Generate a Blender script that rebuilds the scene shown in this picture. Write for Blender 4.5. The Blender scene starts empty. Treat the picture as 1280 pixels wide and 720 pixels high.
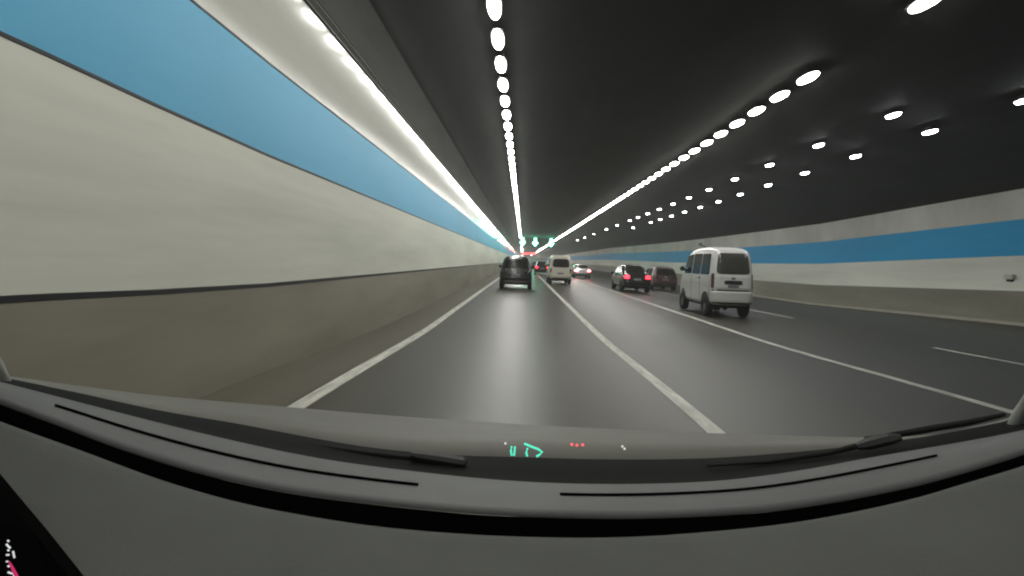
import bpy, bmesh, math, random
from mathutils import Vector, Matrix
random.seed(7)
sc = bpy.context.scene
C = sc.collection

# ------------------------------------------------------------------ camera, world, exposure
F = 700.0                                   # focal length in pixels of a 1280 wide frame
cd = bpy.data.cameras.new('dash_camera')
cam = bpy.data.objects.new('dash_camera', cd); C.objects.link(cam)
cd.sensor_width = 36.0; cd.lens = 36.0 * F / 1280.0
cd.clip_start = 0.02; cd.clip_end = 2000
ROLL = math.radians(2.0)
d = Vector((14 / F, 34 / F, -1)).normalized()            # road direction seen from the camera
u = Vector((math.sin(ROLL), math.cos(ROLL), 0)); u = (u - d * u.dot(d)).normalized()
x = d.cross(u)
Rc = Matrix((x, d, u))                                    # camera axes -> world axes
cam.matrix_world = Matrix.Translation((0, 0, 1.5)) @ Rc.to_4x4()
sc.camera = cam

w = bpy.data.worlds.new('World'); sc.world = w; w.use_nodes = True
bg = w.node_tree.nodes['Background']
bg.inputs['Color'].default_value = (0.9, 0.95, 1.0, 1)
bg.inputs['Strength'].default_value = 0.03                # night outside: the tunnel lamps do the lighting
sc.view_settings.view_transform = 'Standard'
sc.view_settings.look = 'None'
sc.view_settings.exposure = 0.0
sc.view_settings.gamma = 1.0
sc.cycles.use_denoising = True
sc.cycles.filter_width = 2.1                            # soft small-sensor picture
sc.cycles.max_bounces = 6
sc.cycles.diffuse_bounces = 3
sc.cycles.use_adaptive_sampling = True
sc.cycles.adaptive_threshold = 0.025
sc.cycles.glossy_bounces = 3
sc.cycles.volume_bounces = 0
sc.cycles.sample_clamp_indirect = 4.0
LAMP = 57.0

# ------------------------------------------------------------------ helpers
def mat(name, col, rough=0.6, metal=0.0, coat=0.0, var=0.0, scale=3.0, bump=0.0, bscale=200.0, stretch=(1, 1, 1), col2=None, rvar=0.0, spec=0.5):
    m = bpy.data.materials.new(name); m.use_nodes = True
    nt = m.node_tree; b = nt.nodes['Principled BSDF']
    b.inputs['Base Color'].default_value = (*col, 1)
    b.inputs['Roughness'].default_value = rough
    b.inputs['Metallic'].default_value = metal
    b.inputs['Coat Weight'].default_value = coat
    b.inputs['Coat Roughness'].default_value = 0.06
    b.inputs['Specular IOR Level'].default_value = spec
    tc = nt.nodes.new('ShaderNodeTexCoord')
    if var or rvar:
        mp = nt.nodes.new('ShaderNodeMapping'); mp.inputs['Scale'].default_value = stretch
        nt.links.new(tc.outputs['Object'], mp.inputs['Vector'])
        n = nt.nodes.new('ShaderNodeTexNoise'); n.inputs['Scale'].default_value = scale
        n.inputs['Detail'].default_value = 6; n.inputs['Roughness'].default_value = 0.65
        nt.links.new(mp.outputs['Vector'], n.inputs['Vector'])
        r = nt.nodes.new('ShaderNodeValToRGB')
        r.color_ramp.elements[0].position = 0.3; r.color_ramp.elements[1].position = 0.72
        c2 = col2 or tuple(c * (1 - var) for c in col)
        r.color_ramp.elements[0].color = (*c2, 1)
        r.color_ramp.elements[1].color = (*[min(1, c * (1 + var * 0.5)) for c in col], 1)
        nt.links.new(n.outputs['Fac'], r.inputs['Fac'])
        nt.links.new(r.outputs['Color'], b.inputs['Base Color'])
        if rvar:
            mr = nt.nodes.new('ShaderNodeMapRange')
            mr.inputs['To Min'].default_value = rough - rvar; mr.inputs['To Max'].default_value = rough + rvar
            nt.links.new(n.outputs['Fac'], mr.inputs['Value']); nt.links.new(mr.outputs['Result'], b.inputs['Roughness'])
    if bump:
        nb = nt.nodes.new('ShaderNodeTexNoise'); nb.inputs['Scale'].default_value = bscale; nb.inputs['Detail'].default_value = 3
        nt.links.new(tc.outputs['Object'], nb.inputs['Vector'])
        bp = nt.nodes.new('ShaderNodeBump'); bp.inputs['Strength'].default_value = bump; bp.inputs['Distance'].default_value = 0.01
        nt.links.new(nb.outputs['Fac'], bp.inputs['Height']); nt.links.new(bp.outputs['Normal'], b.inputs['Normal'])
    return m

def emat(name, col, strength):
    m = bpy.data.materials.new(name); m.use_nodes = True
    b = m.node_tree.nodes['Principled BSDF']
    b.inputs['Base Color'].default_value = (*[c * 0.5 for c in col], 1)
    b.inputs['Emission Color'].default_value = (*col, 1)
    b.inputs['Emission Strength'].default_value = strength
    return m

def link(name, verts, faces, m, parent=None, smooth=False, sharp=0):
    me = bpy.data.meshes.new(name); me.from_pydata([tuple(v) for v in verts], [], faces)
    bm = bmesh.new(); bm.from_mesh(me)
    bmesh.ops.recalc_face_normals(bm, faces=bm.faces); bm.to_mesh(me); bm.free()
    me.materials.append(m)
    if sharp:                                             # smooth shading with creases above the given angle
        bm = bmesh.new(); bm.from_mesh(me)
        for e in bm.edges: e.smooth = not (len(e.link_faces) == 2 and e.calc_face_angle(0) > math.radians(sharp))
        for f in bm.faces: f.smooth = True
        bm.to_mesh(me); bm.free()
    if smooth:
        for p in me.polygons: p.use_smooth = True
    o = bpy.data.objects.new(name, me); C.objects.link(o)
    if parent: o.parent = parent
    return o

def tag(o, label=None, cat=None, group=None, kind=None):
    if label: o['label'] = label
    if cat: o['category'] = cat
    if group: o['group'] = group
    if kind: o['kind'] = kind
    return o

def empty(name, loc, label, cat, group=None, rz=0.0):
    o = bpy.data.objects.new(name, None); C.objects.link(o)
    o.location = loc; o.rotation_euler = (0, 0, rz); o.empty_display_size = 0.2
    return tag(o, label, cat, group)

def boxdata(cx, cy, cz, sx, sy, sz, bev=0.0):
    bm = bmesh.new(); bmesh.ops.create_cube(bm, size=1.0)
    for v in bm.verts: v.co = Vector((v.co.x * sx, v.co.y * sy, v.co.z * sz)) + Vector((cx, cy, cz))
    if bev: bmesh.ops.bevel(bm, geom=list(bm.edges), offset=bev, segments=2, affect='EDGES')
    bm.verts.index_update()
    vs = [v.co.copy() for v in bm.verts]; fs = [[v.index for v in f.verts] for f in bm.faces]; bm.free()
    return vs, fs

def join(*parts):
    V, Fc = [], []
    for vs, fs in parts:
        k = len(V); V += list(vs); Fc += [[i + k for i in f] for f in fs]
    return V, Fc

def tube(pts, r, n=8):
    """round bar along a list of points; r may be a list"""
    pts = [Vector(p) for p in pts]; V, Fc = [], []
    for i, p in enumerate(pts):
        t = (pts[min(i + 1, len(pts) - 1)] - pts[max(i - 1, 0)]).normalized()
        a = t.cross(Vector((0, 0, 1)))
        if a.length < 1e-3: a = t.cross(Vector((1, 0, 0)))
        a.normalize(); b = a.cross(t); rr = r[i] if isinstance(r, (list, tuple)) else r
        for k in range(n):
            th = 2 * math.pi * k / n
            V.append(p + a * rr * math.cos(th) + b * rr * math.sin(th))
    for i in range(len(pts) - 1):
        for k in range(n):
            k2 = (k + 1) % n
            Fc.append([i * n + k, i * n + k2, (i + 1) * n + k2, (i + 1) * n + k])
    Fc.append(list(range(n))); Fc.append([(len(pts) - 1) * n + k for k in range(n)])
    return V, Fc

def lerp_table(tb, v):
    if v <= tb[0][0]: return tb[0][1]
    for (a, fa), (b, fb) in zip(tb, tb[1:]):
        if v <= b: return fa + (fb - fa) * (v - a) / (b - a)
    return tb[-1][1]

def copy_tree(o, parent=None):
    c = o.copy(); C.objects.link(c)
    if parent: c.parent = parent
    for ch in [k for k in bpy.data.objects if k.parent == o]: copy_tree(ch, c)
    return c

# ------------------------------------------------------------------ the tunnel's long sections
YS = [-30, -22, -16, -10, -6, -3, -1] + [i * 0.5 for i in range(0, 30)] + [15 + 2 * i for i in range(0, 50)] + [115 + 15 * i for i in range(0, 34)]
ZW = [(-40, 0.07), (3.2, 0.065), (4.5, 0.03), (6.5, 0.0), (9, 0)]
def smooth(a, b, v):
    t = max(0.0, min(1.0, (v - a) / (b - a))); return t * t * (3 - 2 * t)
DIP = [(-40, 0), (17, 0), (22, -.13), (31, -.38), (45, -.42), (60, -.40), (90, -.15), (105, 0), (999, 0)]  # slip road side falls a little
def zg(y): return 0.15 * (1 - smooth(3.6, 12.5, y)) * smooth(-12, 1, y)       # the carriageway rises a little at the camera
def zw(y): return lerp_table(ZW, y)
def dip(X, y): return lerp_table(DIP, y) * max(0.0, min(1.0, (X - 4.5) / 11.9))

def run(name, prof, m, parent=None, z=lambda X, y: 0.0, ys=YS, closed=True, sharp=0):
    """extrude a cross-section [(X, Z)...] along the tunnel"""
    V, Fc = [], []; n = len(prof)
    for y in ys:
        for (X, Z) in prof: V.append((X, y, Z + z(X, y)))
    for i in range(len(ys) - 1):
        for k in range(n if closed else n - 1):
            k2 = (k + 1) % n
            Fc.append([i * n + k, i * n + k2, (i + 1) * n + k2, (i + 1) * n + k])
    if closed:
        Fc.append(list(range(n))); Fc.append([(len(ys) - 1) * n + k for k in range(n)])
    return link(name, V, Fc, m, parent, sharp=sharp)

zl = lambda X, y: zw(y)
zr = lambda X, y: dip(X, y)
zroad = lambda X, y: zg(y) + dip(X, y)

M = {}
M['asphalt'] = mat('asphalt', (0.047, 0.041, 0.029), rough=0.39, var=0.5, scale=0.45, stretch=(1.2, 0.12, 1), bump=0.25, bscale=90, rvar=0.07, spec=0.42)
M['paint'] = mat('road_paint', (0.60, 0.59, 0.53), rough=0.55, var=0.45, scale=3.5, stretch=(4, .5, 1))
M['concrete'] = mat('barrier_concrete', (0.235, 0.222, 0.17), rough=0.6, var=0.32, scale=0.8, stretch=(1, 0.15, 1))
M['panel'] = mat('enamel_panel', (0.72, 0.73, 0.64), rough=0.5, var=0.26, scale=0.5, stretch=(1, 0.12, 1.5), spec=0.35)
M['panel_up'] = mat('enamel_panel_upper', (0.60, 0.60, 0.54), rough=0.125, var=0.12, scale=0.7, stretch=(1, 0.15, 1.5), spec=0.42)
M['panel_side'] = mat('matt_panel_upper', (0.58, 0.58, 0.52), rough=0.6, var=0.28, scale=0.45, stretch=(1, 0.6, .4), spec=0.25)  # blotches in the colour stand in for the lamps' scallops of light
M['blue'] = mat('blue_enamel', (0.105, 0.43, 0.68), spec=0.35, rough=0.5, var=0.10, scale=0.5, stretch=(1, 0.2, 1.5))
M['blue_deep'] = mat('blue_enamel_deep', (0.03, 0.34, 0.64), spec=0.2, rough=0.55, var=0.14, scale=0.5, stretch=(1, 0.2, 1.5))
M['trim'] = mat('dark_trim', (0.012, 0.013, 0.015), rough=0.5, var=0.2)
M['soffit'] = mat('ceiling_paint', (0.020, 0.020, 0.019), rough=0.8, var=0.45, scale=1.2, stretch=(1, 0.3, 1), bump=0.2, bscale=30)
M['haunch'] = mat('haunch_concrete', (0.062, 0.062, 0.058), rough=0.8, var=0.4, scale=1.5, stretch=(1, 0.2, 1), bump=0.2, bscale=30)
M['tray'] = mat('galvanised_tray', (0.11, 0.11, 0.10), rough=0.6, metal=0.0, var=0.3, scale=8)
M['dark_metal'] = mat('dark_metal', (0.02, 0.02, 0.021), rough=0.45, metal=0.5, var=0.2)

# carriageway
road_prof = [(-3.6, 0), (-3.0, 0), (-1.95, 0), (0, 0), (1.63, 0), (3.3, 0), (5.03, 0), (8.5, 0), (12, 0), (16.0, 0), (17.2, 0)]
road = run('road', road_prof + [(17.2, -.4), (-3.6, -.4)], M['asphalt'], z=zroad); tag(road, kind='structure')
def stripe(X, wd, y0, y1, name='lane_line', dz=0.004):
    ys = [y0] + [y for y in YS if y0 < y < y1] + [y1]
    o = run(name, [(X - wd / 2, dz), (X + wd / 2, dz)], M['paint'], z=zroad, ys=ys, closed=False)
    return tag(o, kind='structure')
stripe(-1.95, .17, -10, 500, 'edge_line')
stripe(1.63, .15, -10, 500)
stripe(5.03, .15, -10, 500)
for k in range(18):
    stripe(8.5, .14, max(-5, 5.0 + 12.6 * k), 11.6 + 12.6 * k if k == 0 else 10.2 + 12.6 * k)
kb = run('kerb', [(15.82, -.2), (15.82, .085), (15.84, .10), (16.14, .10), (16.14, -.2)], mat('kerb_stone', (.42, .40, .33), rough=.6, var=.2, scale=1), z=zr); tag(kb, kind='structure')
M['dust'] = mat('dusty_shoulder', (0.10, 0.092, 0.066), rough=0.7, var=0.35, scale=0.5, stretch=(1.5, 0.12, 1), bump=.1, bscale=60)
sh = run('road_shoulder', [(-2.93, .003), (-2.06, .003)], M['dust'], z=zroad, closed=False); tag(sh, kind='structure')

# left wall
lw = empty('tunnel_wall', (-3, 0, 0), 'pale tunnel wall with a wide light blue band beside the solid edge line, left of the black hatchback', 'wall')
def lpart(name, m, z0, z1, x0=-3.0, x1=-3.0):
    o = run(name, [(x0 + 3, z0), (x1 + 3, z1), (-.35, z1), (-.35, z0)], m, lw, z=zl); return o
lpart('barrier', M['concrete'], -.3, 1.09, -2.92, -2.985)
lpart('trim', M['trim'], 1.092, 1.130, -2.982, -2.982)
lpart('panel', M['panel'], 1.134, 2.608)
lpart('trim', M['trim'], 2.61, 2.634, -2.994, -2.994)
lpart('blue_band', M['blue'], 2.636, 3.658)
lpart('trim', M['trim'], 3.66, 3.682, -2.994, -2.994)
# the top panel leans in over the road
run('upper_panel', [(.0, 3.684), (.195, 4.60), (-.35, 4.60), (-.35, 3.684)], M['panel_up'], lw, z=zl)
# cable tray at the wall head
ct = run('cable_tray', [(-2.98, 4.602), (-2.77, 4.602), (-2.77, 4.622), (-2.81, 4.622), (-2.81, 4.635), (-2.74, 4.70), (-2.74, 4.715), (-2.78, 4.715), (-2.78, 4.73), (-2.98, 4.73)], M['tray'], z=zl)
tag(ct, 'dark metal cable tray running along the top of the wall with the light blue band', 'cable tray')

# right wall (far side of the slip lanes)
RX = 16.2
rw = empty('tunnel_wall', (RX, 0, 0), 'grey tunnel wall with a deep blue band and low barrier, behind the white microvan', 'wall')
def rpart(name, m, z0, z1, x0=0.0, x1=0.0):
    return run(name, [(x0, z0), (x1, z1), (.4, z1), (.4, z0)], m, rw, z=lambda X, y: dip(X + RX, y))
rpart('barrier', M['concrete'], -.4, 1.10, -.10, -.03)
rpart('panel', M['panel'], 1.102, 2.26)
rpart('blue_band', M['blue_deep'], 2.262, 3.45)
rpart('upper_panel', M['panel_side'], 3.452, 4.45)

# ceiling
hn = run('ceiling_haunch', [(-3.35, 4.732), (-2.74, 4.732), (-2.66, 4.87), (-2.56, 5.0), (-2.44, 5.12), (-2.36, 5.185), (-3.35, 5.185)], M['haunch'], z=zl, sharp=40); tag(hn, kind='structure')
cp = [(-3.35, 5.187), (-2.358, 5.187), (-2.25, 5.262), (-2.1, 5.345), (-1.95, 5.405), (-1.7, 5.475), (-1.5, 5.525), (-1.25, 5.57), (-1.0, 5.598), (-.7, 5.612),  (1, 5.62), (6.5, 5.62), (9.4, 5.6), (11.4, 5.55), (13, 5.38), (14.6, 5.08), (RX + .02, 4.452), (RX + .5, 4.452), (RX + .5, 6.3), (-3.35, 6.3)]
ceil = run('ceiling', cp, M['soffit'], z=lambda X, y: dip(max(X, 12.0) * 3.8 - 41.1, y) if X > 12 else 0.0, sharp=40); tag(ceil, kind='structure')

# ------------------------------------------------------------------ the dusty tunnel air
hz = link('haze', *boxdata(6.7, 300, 2.9, 24, 700, 8.6), bpy.data.materials.new('tunnel_air')); tag(hz, kind='stuff')
hm = hz.data.materials[0]; hm.use_nodes = True; nt = hm.node_tree
nt.nodes.remove(nt.nodes['Principled BSDF'])
pv = nt.nodes.new('ShaderNodeVolumePrincipled')
pv.inputs['Color'].default_value = (.93, .95, .92, 1); pv.inputs['Density'].default_value = 0.0018; pv.inputs['Anisotropy'].default_value = 0.35
nt.links.new(pv.outputs['Volume'], nt.nodes['Material Output'].inputs['Volume'])

# ------------------------------------------------------------------ ceiling lamps
M['lens'] = emat('lamp_lens', (1.0, 0.99, 0.925), LAMP)
M['lens_far'] = emat('lamp_lens_slip', (0.95, 0.97, 1.0), LAMP * 0.85)
def oval(L, W, z0, z1, n=20, p=3.0, top=1.0):
    V = []; Fc = []
    for z, s in ((z0, .62), (z0 + (z1 - z0) * .35, .93), (z1, 1.0)):
        for k in range(n):
            th = 2 * math.pi * k / n; c, s_ = math.cos(th), math.sin(th)
            V.append((W / 2 * s * math.copysign(abs(c) ** (2 / p), c), L / 2 * s * math.copysign(abs(s_) ** (2 / p), s_), z))
    Fc.append(list(range(n))); Fc.append([2 * n + k for k in range(n)])
    for i in (0, n):
        for k in range(n): Fc.append([i + k, i + (k + 1) % n, i + n + (k + 1) % n, i + n + k])
    return V, Fc
def make_lamp(L, W, lens, label, group):
    r = empty('ceiling_lamp', (0, 0, 0), label, 'ceiling lamp', group)
    link('lamp_housing', *join([oval(L + .08, W + .06, 0.14, 0.062, p=2.6)][0], boxdata(0, 0, .16, W * .6, L * .5, .06)), M['dark_metal'], r)
    link('lens', *oval(L, W, 0.015, 0.06, p=2.1), lens, r)
    return r
def lamp_row(proto, X, z, ys, xs=None):
    for i, y in enumerate(ys):
        o = proto if i == 0 else copy_tree(proto)
        o.location = (X if xs is None else xs(y), y, z)
lampz = 5.45
g1 = 'ceiling lamps in the row above the lane of the black hatchback'
a = make_lamp(.90, .21, M['lens'], 'white oval ceiling lamp in the near-vertical row above the lane of the black hatchback', g1)
lamp_row(a, -.60, lampz, [9.08 + 1.32 * k for k in range(-9, 122)])
g2 = 'ceiling lamps in the diagonal row above the middle lanes'
b = make_lamp(.76, .26, M['lens'], 'white oval ceiling lamp in the close-set diagonal row above the middle lanes', g2)
lamp_row(b, 5.8, lampz, [y for y in [12.0 + 1.29 * k for k in range(-14, 128)] if not 1 < y < 11.5])
bl = make_lamp(.66, .26, M['lens'], 'large bright ceiling lamp on its own at the top edge of the view', None)
bl.location = (5.8, 8.57, lampz)
g3 = 'widely spaced ceiling lamps in the inner row above the slip lanes'
c1 = make_lamp(.52, .21, M['lens_far'], 'small white ceiling lamp in the sparse upper row above the slip lanes', g3)
lamp_row(c1, 0, lampz, [14.6 + 3.7 * k for k in range(0, 11)] + [58.5, 66, 77.5, 89, 101], xs=lambda y: 9.25 + min(.35, max(0, (y - 14) * .015)))
g4 = 'widely spaced ceiling lamps in the outer row above the slip lanes'
c2 = make_lamp(.52, .21, M['lens_far'], 'small white ceiling lamp in the sparse lower row, nearest the deep blue band wall', g4)
lamp_row(c2, 0, 5.36, [12.78] + [12.2 + 3.6 * k for k in range(1, 12)] + [60], xs=lambda y: 10.95 + min(.6, max(0, (y - 12) * .025)))
# the far ends of both long rows run together into a line of light
V, Fc = [], []
for k in range(180):
    for X, y0 in ((-.60, 9.08 + 1.32 * 122), (5.8, 12.0 + 1.29 * 128)):
        vs, fs = oval(.80, .22, lampz, lampz + .12, n=8)
        n0 = len(V); V += [(p[0] + X, p[1] + y0 + 1.3 * k, p[2]) for p in vs]; Fc += [[i + n0 for i in f] for f in fs]
far = link('ceiling_lamp_run', V, Fc, M['lens'])
tag(far, 'far ends of the two long lamp rows merging into thin lines of light', 'lamps', None, 'stuff')

# ------------------------------------------------------------------ lane signals and message sign
M['green'] = emat('green_signal', (0.12, 1.0, 0.55), 48)
M['red_led'] = emat('red_led', (1.0, 0.05, 0.06), 10)
M['signal_case'] = mat('signal_case', (0.02, 0.022, 0.022), rough=0.5, var=0.2)
def arrow(s):
    o = [(-.13, .5), (.13, .5), (.13, -.02), (.36, -.02), (0, -.5), (-.36, -.02), (-.13, -.02)]
    V = [(x_ * s, 0, z_ * s) for x_, z_ in o] + [(x_ * s, .02, z_ * s) for x_, z_ in o]; n = len(o)
    return V, [list(range(n)), [n + k for k in range(n)]] + [[k, (k + 1) % n, n + (k + 1) % n, n + k] for k in range(n)]
for X, lab in ((-.2, 'green lane signal next to the near-vertical lamp row'), (2.0, 'green lane signal midway between the two long lamp rows'), (4.75, 'green lane signal under the diagonal lamp row, farthest from the light blue wall')):
    s = empty('lane_signal', (X, 98, 4.17), lab, 'lane signal', 'green lane signals over the road')
    link('signal_case', *boxdata(0, .12, .60, 1.08, .2, 1.46, .03), M['signal_case'], s)
    vs, fs = arrow(1.3); link('arrow', [(p[0], p[1], p[2] + .62) for p in vs], fs, M['green'], s)
    link('hanger', *join(boxdata(-.2, .12, 1.38, .05, .05, .14), boxdata(.2, .12, 1.38, .05, .05, .14)), M['dark_metal'], s)
ms = empty('message_sign', (2.1, 230, 3.95), 'wide overhead message board with a glowing red line, below the green lane signals', 'message sign')
link('sign_case', *boxdata(0, .2, .55, 6.4, .35, 1.25, .04), M['signal_case'], ms)
vv = []
xx = -2.8
while xx < 2.8:
    wd = random.uniform(.3, .5)
    vv += [boxdata(xx + wd / 2, 0, .72, wd, .04, .16), boxdata(xx + wd / 2, 0, .40, wd, .04, .16), boxdata(xx + .06, 0, .56, .1, .04, .2), boxdata(xx + wd * .7, 0, .56, .1, .04, .2)]
    xx += wd + .12
link('led_text', *join(*vv), M['red_led'], ms)
link('hanger', *join(boxdata(-2.4, .2, 1.40, .12, .12, .5), boxdata(2.4, .2, 1.40, .12, .12, .5)), M['dark_metal'], ms)

# small fittings on the right wall
k = empty('wall_lamp', (RX - .01, 18.9, 1.52), 'small pale box lamp fixed low on the wall with the deep blue band', 'wall lamp')
link('case', *boxdata(-.06, 0, 0, .12, .34, .16, .02), mat('lamp_case', (.55, .55, .5), .4, var=.1), k)
link('base', *boxdata(-.03, 0, -.12, .07, .22, .07, .01), M['dark_metal'], k)
k = empty('security_camera', (RX - .01, 50.5, 3.35), 'small dark security camera on a bracket above the roof of the white microvan', 'security camera')
link('bracket', *join(tube([(0, 0, 0), (-.3, 0, .02), (-.42, 0, .1)], .03), boxdata(-.012, 0, 0, .02, .16, .16)), M['dark_metal'], k)
link('camera_body', *join(boxdata(-.45, -.05, .17, .17, .5, .17, .03), tube([(-.45, -.3, .17), (-.45, -.36, .17)], .06, 12)), M['dark_metal'], k)

# ------------------------------------------------------------------ vehicles
M['white_paint'] = mat('white_car_paint', (0.58, 0.58, 0.56), rough=0.33, coat=0.4, var=0.08, scale=2)
M['cream_paint'] = mat('cream_car_paint', (0.52, 0.49, 0.40), rough=0.32, coat=0.4, var=0.08, scale=2)
M['black_paint'] = mat('black_car_paint', (0.005, 0.0055, 0.005), rough=0.25, coat=0.15, var=0.2, scale=2, spec=.3)
M['dark_paint'] = mat('dark_car_paint', (0.008, 0.008, 0.008), rough=0.22, coat=0.3, var=0.2, scale=2, spec=.35)
M['red_paint'] = mat('dark_red_car_paint', (0.05, 0.013, 0.011), rough=0.28, coat=0.6, var=0.2, scale=2)
M['silver_paint'] = mat('silver_car_paint', (0.42, 0.41, 0.40), rough=0.3, metal=0.5, coat=0.5, var=0.08, scale=2)
M['grey_paint'] = mat('grey_green_car_paint', (0.06, 0.085, 0.085), rough=0.3, coat=0.5, var=0.1, scale=2)
M['glass'] = mat('tinted_glass', (0.014, 0.015, 0.015), rough=0.12, var=0.2, scale=3, spec=0.08)
M['dusty_glass'] = mat('dusty_glass', (0.062, 0.062, 0.055), rough=0.16, var=0.2, scale=3, spec=0.5)
M['tail_smoked'] = mat('smoked_tail_lamp', (0.02, 0.006, 0.006), rough=0.12, coat=0.6, var=0.2, scale=9)
M['tyre'] = mat('tyre_rubber', (0.014, 0.014, 0.014), rough=0.85, var=0.3, scale=9, bump=.2, bscale=60)
M['rim'] = mat('wheel_rim', (0.22, 0.22, 0.22), rough=0.35, metal=0.8, var=0.2, scale=7)
M['black_plastic'] = mat('black_plastic', (0.014, 0.014, 0.014), rough=0.55, var=0.2, scale=9)
M['plate'] = mat('number_plate', (0.16, 0.17, 0.2), rough=0.4, var=0.15, scale=12)
M['tail_off'] = mat('tail_lamp_lens', (0.06, 0.012, 0.012), rough=0.15, coat=0.6, var=0.3, scale=12)
M['tail_on'] = emat('lit_tail_lamp', (1.0, 0.025, 0.05), 5)
M['brake_on'] = emat('lit_brake_lamp', (1.0, 0.09, 0.11), 30)
M['chrome'] = mat('chrome', (0.6, 0.6, 0.6), rough=0.15, metal=1.0, var=0.1)

def chaikin(p, n=2, closed=True):
    for _ in range(n):
        q = []
        m = len(p)
        for i in range(m if closed else m - 1):
            a, b = p[i], p[(i + 1) % m]
            q += [(a[0] * .75 + b[0] * .25, a[1] * .75 + b[1] * .25), (a[0] * .25 + b[0] * .75, a[1] * .25 + b[1] * .75)]
        p = q
    return p
def dense(p, step=.12):
    q = []
    for i in range(len(p)):
        a, b = p[i], p[(i + 1) % len(p)]
        n = max(1, int(math.hypot(b[0] - a[0], b[1] - a[1]) / step))
        q += [(a[0] + (b[0] - a[0]) * k / n, a[1] + (b[1] - a[1]) * k / n) for k in range(n)]
    return q

class Car:
    """a closed car shell from a side outline (y forward, z up), a width by height and a plan taper"""
    def __init__(s, outline, W, P, R=.14, t0=.7):
        ar = sum(a[0] * b[1] - b[0] * a[1] for a, b in zip(outline, outline[1:] + outline[:1]))
        if ar < 0: outline = outline[::-1]
        s.o = dense(chaikin(outline, 2)); s.W, s.P, s.R, s.t0 = W, P, R, t0
        n = len(s.o); s.n = []
        for i in range(n):
            a, b = s.o[i - 1], s.o[(i + 1) % n]
            dy, dz = b[0] - a[0], b[1] - a[1]; l = math.hypot(dy, dz) or 1
            s.n.append((-dz / l, dy / l))                  # inward normal
        s.y0 = min(p[0] for p in s.o); s.y1 = max(p[0] for p in s.o)
    def inset(s, t):
        q = max(0, (abs(t) - s.t0) / (1 - s.t0)); q = min(q, 1)
        d_ = s.R * (1 - math.sqrt(1 - q * q))
        return [(p[0] + m[0] * d_, p[1] + m[1] * d_) for p, m in zip(s.o, s.n)]
    def hw(s, y, z): return lerp_table(s.W, z) * lerp_table(s.P, y)
    def body(s):
        ts = [-1, -.985, -.94, -.87, -.78, -.6, -.3, 0, .3, .6, .78, .87, .94, .985, 1]
        n = len(s.o); V, Fc = [], []
        for t in ts:
            for (y, z) in s.inset(t): V.append((t * s.hw(y, z), y, z))
        for i in range(len(ts) - 1):
            for k in range(n):
                k2 = (k + 1) % n
                Fc.append([i * n + k, i * n + k2, (i + 1) * n + k2, (i + 1) * n + k])
        zc = .5 * (min(p[1] for p in s.o) + max(p[1] for p in s.o)) * .8
        a, b = s.y0 + .5, s.y1 - .7
        for sg, base in ((-1, 0), (1, (len(ts) - 1) * n)):
            prev = [base + k for k in range(n)]
            ring0 = s.inset(1)
            for f in (.85, .65, .45, .25, .06):
                cur = []
                for (y, z) in ring0:
                    cy = min(max(y, a), b); yy, zz = cy + (y - cy) * f, zc + (z - zc) * f
                    V.append((sg * s.hw(yy, zz), yy, zz)); cur.append(len(V) - 1)
                for k in range(n): Fc.append([prev[k], prev[(k + 1) % n], cur[(k + 1) % n], cur[k]])
                prev = cur
            Fc.append(prev)
        return V, Fc
    def end_y(s, t, z, rear=True):
        q = s.inset(t); best = None
        for i in range(len(q)):
            (ya, za), (yb, zb) = q[i], q[(i + 1) % len(q)]
            if (za - z) * (zb - z) <= 0 and za != zb:
                y = ya + (yb - ya) * (z - za) / (zb - za)
                if best is None or (y < best if rear else y > best): best = y
        if best is None: best = s.y0 + .3 if rear else s.y1 - .3
        return best
    def end_panel(s, ta, tb, z0, z1, off=.008, rear=True, p=6, n=40, skirt=.02, taper=0.0):
        V, Fc = [], []; sg = -1 if rear else 1
        ct_, cz, rt, rz_ = (ta + tb) / 2, (z0 + z1) / 2, (tb - ta) / 2, (z1 - z0) / 2
        rings = [(1.0, -skirt), (1.0, off * .6), (.97, off), (.7, off), (.35, off), (.02, off)]
        for f, of in rings:
            for k_ in range(n):
                th = 2 * math.pi * (k_ + .5) / n; c, s_ = math.cos(th), math.sin(th)
                a_ = math.copysign(abs(c) ** (2 / p), c); b_ = math.copysign(abs(s_) ** (2 / p), s_)
                t = ct_ + rt * f * a_ * (1 - taper * b_); z = cz + rz_ * f * b_
                y = s.end_y(t, z, rear) + sg * of
                V.append((t * s.hw(y, z), y, z))
        for i in range(len(rings) - 1):
            for k_ in range(n):
                k2 = (k_ + 1) % n
                Fc.append([i * n + k_, i * n + k2, (i + 1) * n + k2, (i + 1) * n + k_])
        Fc.append([(len(rings) - 1) * n + k_ for k_ in range(n)])
        return V, Fc
    def side_panel(s, poly, sg, off=.008, skirt=.02, rnd=1):
        q = chaikin(dense(poly, .12), 2) if rnd else dense(poly, .1); n = len(q)
        cy, cz = sum(p[0] for p in q) / n, sum(p[1] for p in q) / n
        V, Fc = [], []; rings = [(1.0, -skirt), (1.0, off * .6), (.96, off), (.6, off), (.25, off)]
        for f, of in rings:
            for (y, z) in q:
                yy, zz = cy + (y - cy) * f, cz + (z - cz) * f
                V.append((sg * (s.hw(yy, zz) + of), yy, zz))
        for i in range(len(rings) - 1):
            for k_ in range(n):
                k2 = (k_ + 1) % n
                Fc.append([i * n + k_, i * n + k2, (i + 1) * n + k2, (i + 1) * n + k_])
        Fc.append([(len(rings) - 1) * n + k_ for k_ in range(n)])
        return V, Fc

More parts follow.
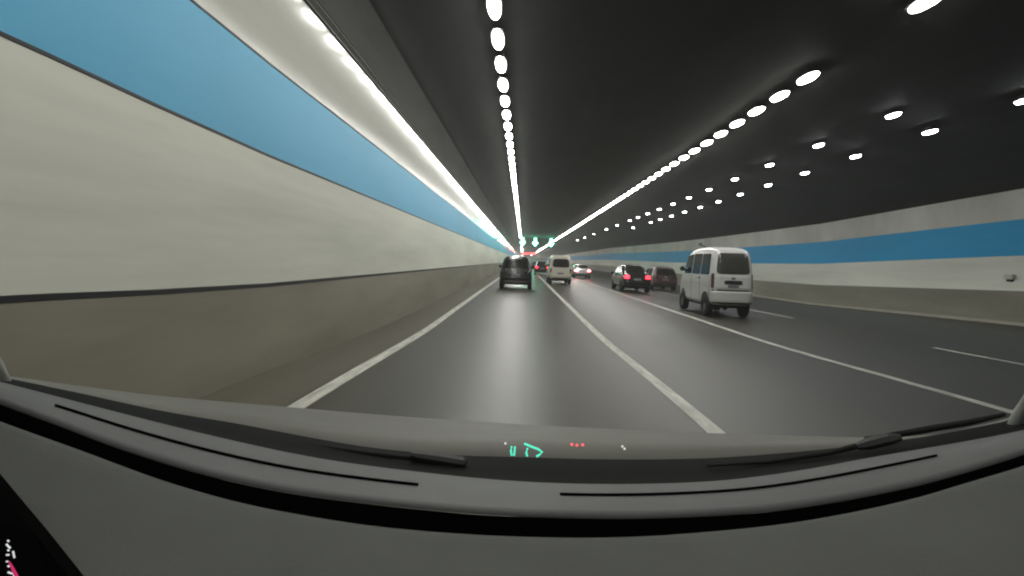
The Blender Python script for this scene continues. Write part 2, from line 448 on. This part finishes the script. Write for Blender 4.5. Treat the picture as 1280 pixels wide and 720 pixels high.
def lathe_x(prof, n=24):
    """profile [(x, r)] spun about the x axis"""
    V, Fc = [], []; m = len(prof)
    for k_ in range(n):
        th = 2 * math.pi * k_ / n
        for (x_, r) in prof: V.append((x_, r * math.cos(th), r * math.sin(th)))
    for k_ in range(n):
        k2 = (k_ + 1) % n
        for i in range(m - 1): Fc.append([k_ * m + i, k2 * m + i, k2 * m + i + 1, k_ * m + i + 1])
    return V, Fc
def add_wheel(root, X, y, r, wd, sg):
    t = link('wheel', *lathe_x([(-wd / 2, r * .55), (-wd / 2, r * .9), (-wd * .38, r * .985), (wd * .38, r * .985), (wd / 2, r * .9), (wd / 2, r * .62), (wd * .3, r * .6), (-wd / 2, r * .55)]), M['tyre'], root, True)
    t.location = (X, y, r)
    V, Fc = lathe_x([(sg * wd * .34, .01), (sg * wd * .40, r * .16), (sg * wd * .25, r * .25), (sg * wd * .33, r * .5), (sg * wd * .48, r * .62), (sg * wd * .2, r * .64)])
    link('rim', V, Fc, M['rim'], t, True)
def add_mirror(root, car, y, z, sg, m):
    xx = car.hw(y, z)
    link('mirror', *join(boxdata(sg * (xx + .13), y - .03, z + .04, .17, .10, .16, .035), boxdata(sg * (xx + .03), y, z, .12, .05, .05, .01)), m, root)

# ---- white microvan in the lane with the solid line ----
def microvan(loc, label):
    r = empty('van', loc, label, 'van')
    out = [(0, .42), (0, .62), (.02, 1.0), (.08, 1.5), (.16, 1.93), (.40, 2.10), (1.2, 2.15), (2.2, 2.12), (2.75, 2.0), (3.15, 1.55), (3.42, 1.2), (3.62, 1.02), (3.70, .8), (3.70, .45), (3.5, .32), (.2, .34)]
    W = [(.3, .60), (.5, .63), (.95, .645), (1.25, .64), (1.9, .565), (2.15, .53)]
    P = [(0, .985), (.5, 1.0), (2.8, 1.0), (3.4, .93), (3.7, .86)]
    c = Car(out, W, P, R=.17, t0=.66)
    link('body', *c.body(), M['white_paint'], r, True)
    link('rear_window', *c.end_panel(-.80, .80, 1.31, 1.94, p=7, taper=.02), M['dusty_glass'], r, True)
    hp = link('tailgate', *c.end_panel(-.86, .86, .87, 1.27, off=.012, p=9), M['white_paint'], r, True)
    link('plate_recess', *c.end_panel(-.42, .42, 1.00, 1.12, off=.022, p=8), M['black_plastic'], hp)
    link('number_plate', *c.end_panel(-.26, .26, .90, .985, off=.022, p=9), M['plate'], hp)
    link('tailgate_handle', *c.end_panel(-.10, .10, 1.165, 1.205, off=.026, p=5), M['chrome'], hp)
    bp = link('bumper', *c.end_panel(-.985, .985, .42, .80, off=.07, p=9, skirt=.08), M['white_paint'], r, True)
    link('bumper_lip', *c.end_panel(-.95, .95, .42, .475, off=.085, p=8), M['black_plastic'], bp)
    link('bumper_gap', *c.end_panel(-.96, .96, .805, .845, off=.01, p=9), M['black_plastic'], r)
    for sg in (-1, 1):
        link('tail_lamp', *c.end_panel(min(sg * .88, sg * .985), max(sg * .88, sg * .985), .88, 1.32, off=.014, p=5), M['tail_off'], r)
        link('side_window', *c.side_panel([(.30, 1.27), (1.14, 1.27), (1.14, 1.91), (.40, 1.91)], sg), M['glass'], r)
        link('side_window', *c.side_panel([(1.20, 1.27), (2.02, 1.27), (2.02, 1.92), (1.20, 1.92)], sg), M['glass'], r)
        link('side_window', *c.side_panel([(2.10, 1.27), (3.10, 1.27), (2.68, 1.86), (2.10, 1.92)], sg), M['glass'], r)
        link('door_handle', *c.side_panel([(1.1, 1.14), (1.3, 1.14), (1.3, 1.18), (1.1, 1.18)], sg, off=.03), M['black_plastic'], r)
        link('side_crease', *c.side_panel([(.35, .93), (3.1, .93), (3.1, .965), (.35, .965)], sg, off=.012), M['white_paint'], r)
        for yy in (.62, 3.02):
            pts = [(yy + .40 * math.cos(math.pi * q / 10), .36 + .40 * math.sin(math.pi * q / 10)) for q in range(11)]
            link('wheel_arch', *c.side_panel(pts, sg, off=.004, rnd=0), M['black_plastic'], r)
            add_wheel(r, sg * .56, yy, .305, .19, sg)
        for yy in (.24, 1.17, 2.06):                      # door shut lines
            link('door_seam', *c.side_panel([(yy - .008, .50), (yy + .008, .50), (yy + .008, 1.24), (yy - .008, 1.24)], sg, off=.003, rnd=0), M['black_plastic'], r)
        add_mirror(r, c, 2.78, 1.38, sg, M['black_plastic'])
    link('windscreen', *c.end_panel(-.85, .85, 1.3, 1.92, rear=False, p=7), M['glass'], r, True)
    link('underbody', *boxdata(0, 1.8, .36, .9, 3.0, .14), M['black_plastic'], r)
    link('rear_axle', *tube([(-.5, .62, .3), (-.1, .62, .3), (0, .62, .3), (.1, .62, .3), (.5, .62, .3)], [.04, .04, .12, .04, .04], 10), M['black_plastic'], r)
    return r
microvan((6.27, 16.75, 0), 'white boxy microvan with large dark rear window in front of the deep blue band wall')

def hatch(name, loc, label, cat, paint, H=1.6, Wd=.86, L=4.1, tail='tail_off', style='hatch', wr=.32, rz=0.0, tz=None, extra=True):
    r = empty(name, loc, label, cat, rz=rz)
    h = H
    if style == 'hatch':
        out = [(0, .36), (-.02, .62), (.02, .95), (.22, h * .80), (.42, h * .96), (1.1, h), (2.0, h * .985), (2.5, h * .9), (3.0, h * .66), (3.85, h * .58), (L, .72), (L, .4), (L - .3, .26), (.25, .28)]
        gw = (h * .63, h * .90, .10)
        side = [[(.62, h * .62), (1.45, h * .61), (1.45, h * .91), (.82, h * .90)], [(1.55, h * .61), (2.85, h * .62), (2.42, h * .87), (1.55, h * .92)]]
        belt = .95
    elif style == 'sedan':
        out = [(0, .38), (-.02, .62), (.04, h * .64), (.35, h * .70), (.75, h * .73), (1.3, h * .95), (1.8, h), (2.4, h * .99), (2.9, h * .9), (3.45, h * .68), (4.15, h * .60), (L, .70), (L, .38), (L - .3, .26), (.25, .28)]
        gw = (h * .73, h * .93, .04)
        side = [[(1.15, h * .68), (1.95, h * .67), (1.95, h * .92), (1.45, h * .91)], [(2.05, h * .67), (3.25, h * .66), (2.8, h * .88), (2.05, h * .92)]]
        belt = .9
    else:  # van
        out = [(0, .40), (0, .7), (.03, 1.1), (.10, h * .78), (.20, h * .96), (.8, h), (2.2, h * .995), (2.9, h * .95), (3.5, h * .66), (4.2, h * .52), (L, .8), (L, .42), (L - .3, .3), (.25, .3)]
        gw = (h * .58, h * .86, .02)
        side = [[(.4, h * .60), (1.2, h * .60), (1.2, h * .87), (.45, h * .87)], [(1.3, h * .6), (2.2, h * .6), (2.2, h * .88), (1.3, h * .88)], [(2.3, h * .6), (3.4, h * .6), (2.95, h * .86), (2.3, h * .88)]]
        belt = 1.1
    Wt = [(.25, Wd * .93), (.5, Wd * .99), (belt - .2, Wd), (belt + .05, Wd * .97), (h * .92, Wd * (.76 if style != 'van' else .86)), (h, Wd * (.7 if style != 'van' else .8))]
    P = [(0, .95), (.5, .99), (1.2, 1), (L - 1.2, 1), (L - .3, .93), (L, .82)]
    c = Car(out, Wt, P, R=.15, t0=.66)
    link('body', *c.body(), M[paint], r, True)
    link('rear_window', *c.end_panel(-.80, .80, gw[0], gw[1], p=6, taper=gw[2] * .3), M['glass'], r, True)
    bz = .36
    bp = link('bumper', *c.end_panel(-.97, .97, bz, bz + .30, off=.05, p=8, skirt=.06), M[paint], r, True)
    link('bumper_lip', *c.end_panel(-.80, .80, bz, bz + .09, off=.065, p=6), M['black_plastic'] if style != 'hatch' else M['chrome'], bp)
    link('number_plate', *c.end_panel(-.27, .27, bz + .33, bz + .45, off=.02, p=9), M['plate'], r)
    zt = tz or ((h * .50, h * .62) if style != 'van' else (h * .40, h * .56))
    for sg in (-1, 1):
        lo, hi = (.58, .96) if style != 'van' else (.84, .97)
        link('tail_lamp', *c.end_panel(min(sg * lo, sg * hi), max(sg * lo, sg * hi), zt[0], zt[1], off=.02, p=4, n=24), M[tail], r, True)
        for pl in side: link('side_window', *c.side_panel(pl, sg), M['glass'], r)
        for yy in (.80, L - .85):
            pts = [(yy + (wr + .07) * math.cos(math.pi * q / 10), wr + (wr + .07) * math.sin(math.pi * q / 10)) for q in range(11)]
            link('wheel_arch', *c.side_panel(pts, sg, off=.004, rnd=0), M['black_plastic'], r)
            add_wheel(r, sg * (Wd - .10), yy, wr, .2, sg)
        add_mirror(r, c, side[-1][1][0] - .05, h * .64, sg, M[paint])
    link('windscreen', *c.end_panel(-.82, .82, h * .68, h * .9, rear=False, p=6), M['glass'], r, True)
    link('underbody', *boxdata(0, L / 2, .3, Wd * 1.5, L - .9, .12), M['black_plastic'], r)
    return r
hatch('car', (-.36, 28.9, 0), 'black hatchback directly ahead in the lane between the two solid lines', 'car', 'black_paint', H=1.74, Wd=.85, L=4.0, tail='tail_smoked')
hatch('van', (2.50, 37.0, 0), 'cream white van with small dark rear window just beyond the black hatchback', 'van', 'cream_paint', H=1.98, Wd=.76, L=4.6, style='van')
hatch('car', (6.30, 30.8, -.06), 'dark saloon with red tail lamps lit, between the cream van and the dark red minivan', 'car', 'dark_paint', H=1.56, Wd=.80, L=4.5, style='sedan', tail='tail_on')
hatch('minivan', (9.35, 36.8, -.17), 'dark red minivan just in front of the white microvan', 'minivan', 'red_paint', H=1.62, Wd=.84, L=4.4, style='hatch')
hatch('car', (5.75, 54.0, -.045), 'silver saloon with glaring red brake lamps beside the cream van', 'car', 'silver_paint', H=1.42, Wd=.84, L=4.5, style='sedan', tail='brake_on')
hatch('car', (2.15, 62.0, 0), 'dark car mostly hidden behind the cream van, one tail lamp showing', 'car', 'dark_paint', H=1.5, Wd=.85, L=4.4, style='sedan', tail='tail_on')
hatch('car', (2.15, 92.0, 0), 'distant grey green car between the black hatchback and the cream van', 'car', 'grey_paint', H=1.6, Wd=.85, L=4.2)

# ------------------------------------------------------------------ the car the camera rides in
#EGO
ego = empty('car', (0, 0, 0), 'grey car whose curved dashboard, wipers and bonnet fill the bottom of the view', 'car')
bonnet_front = [(-0.883, 0.847, 1.296), (-1.016, 1.177, 1.203), (-0.972, 1.484, 1.1), (-0.7, 1.746, 1.009), (-0.345, 1.869, 0.957), (0.145, 1.892, 0.939), (0.596, 1.776, 0.971), (0.851, 1.59, 1.028), (0.964, 1.341, 1.106), (0.934, 1.069, 1.228)]
cowl_top = [(-0.853, 0.818, 1.307), (-0.781, 0.847, 1.285), (-0.7, 0.872, 1.262), (-0.588, 0.898, 1.232), (-0.466, 0.919, 1.209), (-0.268, 0.94, 1.173), (-0.132, 0.948, 1.162), (-0.008, 0.95, 1.162), (0.157, 0.946, 1.166), (0.329, 0.933, 1.18), (0.512, 0.907, 1.211), (0.623, 0.883, 1.239), (0.733, 0.848, 1.281), (0.794, 0.822, 1.315)]
cowl_bottom = [(-0.759, 0.728, 1.327), (-0.705, 0.74, 1.31), (-0.558, 0.765, 1.267), (-0.451, 0.778, 1.239), (-0.307, 0.79, 1.208), (-0.168, 0.797, 1.19), (-0.005, 0.8, 1.179), (0.14, 0.798, 1.181), (0.28, 0.791, 1.194), (0.388, 0.782, 1.216), (0.49, 0.77, 1.245), (0.586, 0.756, 1.272), (0.649, 0.744, 1.292), (0.707, 0.73, 1.315)]
strip_bottom = [(-0.694, 0.666, 1.33), (-0.629, 0.66, 1.311), (-0.549, 0.653, 1.289), (-0.472, 0.648, 1.266), (-0.372, 0.641, 1.243), (-0.274, 0.636, 1.228), (-0.179, 0.633, 1.22), (-0.086, 0.631, 1.215), (-0.003, 0.63, 1.213), (0.135, 0.632, 1.215), (0.273, 0.637, 1.225), (0.366, 0.642, 1.239), (0.46, 0.648, 1.259), (0.532, 0.654, 1.279), (0.596, 0.66, 1.299), (0.655, 0.666, 1.32)]
groove_bottom = [(-0.655, 0.628, 1.319), (-0.591, 0.62, 1.301), (-0.489, 0.608, 1.276), (-0.392, 0.599, 1.25), (-0.299, 0.591, 1.232), (-0.209, 0.586, 1.221), (-0.122, 0.582, 1.215), (-0.002, 0.58, 1.213), (0.125, 0.582, 1.217), (0.253, 0.589, 1.229), (0.341, 0.596, 1.242), (0.43, 0.604, 1.261), (0.499, 0.612, 1.28), (0.561, 0.62, 1.297), (0.619, 0.628, 1.316)]
pad_near = [(-0.451, 0.43, 1.184), (-0.314, 0.43, 1.191), (-0.152, 0.43, 1.199), (0.001, 0.43, 1.206), (0.165, 0.43, 1.214), (0.32, 0.43, 1.221), (0.436, 0.43, 1.227)]
def resample(p, n=64):
    """smooth curve through p, n points evenly spaced in x fraction"""
    p = [Vector(q) for q in p]; q = []
    for i in range(len(p) - 1):
        a, b, c_, e = p[max(i - 1, 0)], p[i], p[i + 1], p[min(i + 2, len(p) - 1)]
        for k_ in range(12):
            t = k_ / 12
            q.append(.5 * ((2 * b) + (c_ - a) * t + (2 * a - 5 * b + 4 * c_ - e) * t * t + (3 * b - a - 3 * c_ + e) * t ** 3))
    q.append(p[-1])
    ln = [0]
    for a, b in zip(q, q[1:]): ln.append(ln[-1] + (b - a).length)
    out = []; j = 0
    for k_ in range(n):
        s_ = ln[-1] * k_ / (n - 1)
        while j < len(q) - 2 and ln[j + 1] < s_: j += 1
        f = (s_ - ln[j]) / max(1e-9, ln[j + 1] - ln[j]); out.append(q[j].lerp(q[j + 1], min(1, f)))
    return out
def loft(rows):
    n = len(rows[0]); V = [p for r_ in rows for p in r_]
    return V, [[i * n + k_, i * n + k_ + 1, (i + 1) * n + k_ + 1, (i + 1) * n + k_] for i in range(len(rows) - 1) for k_ in range(n - 1)]
def shift(r_, dy=0, dz=0, dx=0): return [p + Vector((dx, dy, dz)) for p in r_]
def mix(a, b, t, lift=0.0): return [p.lerp(q, t) + Vector((0, 0, lift)) for p, q in zip(a, b)]
BF, CT, CB, SB, GB, PN = [resample(c_) for c_ in (bonnet_front, cowl_top, cowl_bottom, strip_bottom, groove_bottom, pad_near)]
M['bonnet'] = mat('bonnet_paint', (0.125, 0.122, 0.106), rough=0.55, var=0.15, scale=3, spec=.25)
M['cowl'] = mat('cowl_rubber', (0.007, 0.0075, 0.007), rough=0.8, var=0.25, scale=12, bump=.1, bscale=250, spec=.08)
M['dash'] = mat('dashboard_skin', (0.078, 0.081, 0.074), rough=0.7, var=0.14, scale=4, bump=.3, bscale=700, spec=.2)
M['dash_trim'] = mat('dashboard_front_trim', (0.105, 0.107, 0.105), rough=0.6, var=0.10, scale=5, bump=.12, bscale=700, spec=.25)
M['gap_shade'] = mat('dark_gap_shade', (0.004, 0.004, 0.004), rough=0.95, var=0.2, spec=.0)  # near-black colour stands in for the shade inside groove and slots
# bonnet with a soft crown and a rolled leading edge
link('bonnet', *loft([shift(CT, .03, -.03), shift(CT, .02, -.010), mix(CT, BF, .35, .004), mix(CT, BF, .7, .006), mix(CT, BF, .93, .003), BF, shift(BF, .05, -.05), shift(BF, .04, -.25)]), M['bonnet'], ego, True)
# dark scuttle at the foot of the windscreen
cw = link('windscreen_cowl', *loft([shift(CT, .025, -.05), CT, mix(CT, CB, .12, .004), mix(CT, CB, .5, -.004), mix(CT, CB, .9, -.004), shift(CB, .004, -.004), shift(CB, .0, -.05)]), M['cowl'], ego, True)
dash = link('dashboard', *loft([shift(GB, .012, -.09), shift(GB, .010, -.016), shift(GB, .004, -.007), shift(GB, -.010, -.003), mix(GB, PN, .15, -.001), mix(GB, PN, .5, .001), PN, shift(PN, -.12, .002), shift(PN, -.18, -.03), shift(PN, -.2, -.3)]), M['dash'], ego, True)
link('dashboard_gap', *loft([shift(SB, .0, -.007), shift(SB, .001, -.03), shift(SB, .0, -.085), shift(GB, .02, -.085), shift(GB, .013, -.05)]), M['gap_shade'], dash)
tr = link('dashboard_trim', *loft([shift(CB, -.004, -.05), shift(CB, -.004, -.002), mix(CB, SB, .06, .003), mix(CB, SB, .5, .004), mix(CB, SB, .95, .002), shift(SB, 0, -.001), shift(SB, 0, -.0065)]), M['dash_trim'], ego, True)
for (i0, i1, v0, v1) in ((6, 27, .60, .57), (35, 56, .55, .50)):
    a_ = []; b_ = []
    for i in range(i0, i1 + 1):
        v = v0 + (v1 - v0) * (i - i0) / (i1 - i0)
        a_.append(CB[i].lerp(SB[i], v - .016) + Vector((0, 0, .0065))); b_.append(CB[i].lerp(SB[i], v + .016) + Vector((0, 0, .0065)))
    link('defroster_slot', *loft([shift(a_, 0, -.006), a_, b_, shift(b_, 0, -.006)]), M['gap_shade'], tr)
# wipers lying along the scuttle
M['wiper'] = mat('wiper_black', (0.013, 0.014, 0.013), rough=0.7, var=0.2, scale=30, spec=.15)
M['wiper_arm'] = mat('wiper_arm_grey', (0.03, 0.031, 0.029), rough=0.6, var=0.2, scale=30)
wp = link('wiper', *tube([(-.36, .885, 1.196), (-.32, .888, 1.189), (-.24, .890, 1.180), (-.157, .893, 1.173), (-.085, .894, 1.169)], [.002, .003, .004, .004, .003]), M['wiper'], ego, True)
link('wiper_arm', *tube([(-.17, .882, 1.184), (-.157, .884, 1.181), (-.12, .885, 1.177), (-.085, .884, 1.173), (-.08, .883, 1.172)], [.005, .008, .009, .009, .006]), M['wiper_arm'], wp)
wp = link('wiper', *tube([(.53, .850, 1.246), (.619, .844, 1.268), (.67, .834, 1.283), (.713, .825, 1.299)], [.005, .0055, .005, .003]), M['wiper'], ego, True)
link('wiper_arm', *tube([(.30, .872, 1.188), (.39, .866, 1.200), (.481, .855, 1.222), (.53, .846, 1.242)], [.002, .003, .004, .005]), M['wiper'], wp)
link('wiper_arm', *tube([(.515, .846, 1.236), (.53, .843, 1.242), (.556, .838, 1.252), (.572, .835, 1.256)], [.006, .010, .010, .005]), M['wiper_arm'], wp)
# screen pillars
M['pillar'] = mat('pillar_trim', (0.30, 0.30, 0.27), rough=0.6, var=0.15, scale=6)
pr = [(.70, .82, 1.262), (.712, .81, 1.30), (.700, .77, 1.345), (.655, .70, 1.40), (.58, .58, 1.52), (.52, .42, 1.68)]
link('windscreen_pillar', *tube([(a_ + .018, b_, c_) for a_, b_, c_ in pr], [.012, .016, .018, .022, .03, .03], 12), M['pillar'], ego, True)
link('windscreen_pillar', *tube([(-a_ * 1.03 - .050, b_, c_ + .010) for a_, b_, c_ in pr], [.012, .016, .018, .022, .03, .03], 12), M['pillar'], ego, True)
# driver's instrument hood, low in the corner
P4 = [Vector(p) for p in [(-0.48, 0.46, 1.338), (-0.42, 0.44, 1.298), (-0.373, 0.42, 1.274), (-0.33, 0.40, 1.253), (-0.294, 0.38, 1.238)]]
base = [Vector((-.60, .40, 1.30)), Vector((-.60, .34, 1.12)), Vector((-.30, .34, 1.14))]
face = P4 + [Vector((-.28, .36, 1.16)), Vector((-.62, .36, 1.16)), Vector((-.62, .44, 1.33))]
n_ = len(face)
ib = link('instrument_panel', face + [p + Vector((.0, .012, -.004)) for p in face], [list(range(n_)), [n_ + k_ for k_ in range(n_)]] + [[k_, (k_ + 1) % n_, n_ + (k_ + 1) % n_, n_ + k_] for k_ in range(n_)], mat('instrument_black', (.003, .003, .003), rough=.6, var=.2, spec=.0), ego)
M['tick'] = emat('dial_white', (.8, .82, .85), .7)
M['needle'] = emat('dial_red', (.75, .03, .16), .55)
for a_, b_ in [((-0.37, 0.405, 1.283), (-0.369, 0.405, 1.282)), ((-0.371, 0.405, 1.28), (-0.368, 0.405, 1.277)), ((-0.37, 0.405, 1.276), (-0.369, 0.405, 1.275)), ((-0.371, 0.405, 1.272), (-0.369, 0.405, 1.272)), ((-0.371, 0.405, 1.267), (-0.37, 0.405, 1.267)), ((-0.37, 0.405, 1.264), (-0.369, 0.405, 1.263)), ((-0.37, 0.405, 1.259), (-0.367, 0.405, 1.258)), ((-0.369, 0.405, 1.255), (-0.368, 0.405, 1.254)), ((-0.368, 0.405, 1.25), (-0.366, 0.405, 1.25)), ((-0.366, 0.405, 1.275), (-0.365, 0.405, 1.27)), ((-0.366, 0.405, 1.259), (-0.365, 0.405, 1.255))]:
    link('dial_mark', *tube([Vector(a_) + Vector((0, -.012, 0)), Vector(b_) + Vector((0, -.012, 0))], .0006, 6), M['tick'], ib)
link('needle', *tube([Vector(p) + Vector((0, -.012, 0)) for p in [(-0.369, 0.405, 1.267), (-0.367, 0.405, 1.263), (-0.364, 0.405, 1.257), (-0.361, 0.405, 1.252)]], [.0004, .0009, .0011, .0005], 6), M['needle'], ib)
# emissive marks stand in for the instruments' reflection low in the windscreen
M['refl_green'] = emat('green_reflection', (.08, .72, .50), 1.2)
M['refl_red'] = emat('red_reflection', (1.0, .10, .12), 1.6)
M['refl_white'] = emat('white_reflection', (.8, .8, .7), .8)
hd = link('reflection_marks', *join(*[tube(p, .0019, 6) for p in [[(-0.009, 0.965, 1.175), (-0.01, 0.965, 1.167), (-0.008, 0.965, 1.159)], [(-0.003, 0.965, 1.175), (-0.004, 0.965, 1.159)], [(0.019, 0.965, 1.173), (0.017, 0.965, 1.165), (0.019, 0.965, 1.159)], [(0.013, 0.965, 1.181), (0.026, 0.965, 1.176), (0.038, 0.965, 1.172), (0.045, 0.965, 1.167), (0.04, 0.965, 1.162), (0.035, 0.965, 1.159)]]]), M['refl_green'], ego)
link('reflection_dots', *join(*[boxdata(*p, .0045, .003, .004, .001) for p in [(0.096, 0.965, 1.183), (0.105, 0.965, 1.182), (0.115, 0.965, 1.183)]]), M['refl_red'], ego)
link('reflection_dots', *join(*[boxdata(*p, .004, .003, .004, .001) for p in [(-0.02, 0.965, 1.18), (0.184, 0.965, 1.183), (0.188, 0.965, 1.179)]]), M['refl_white'], ego)
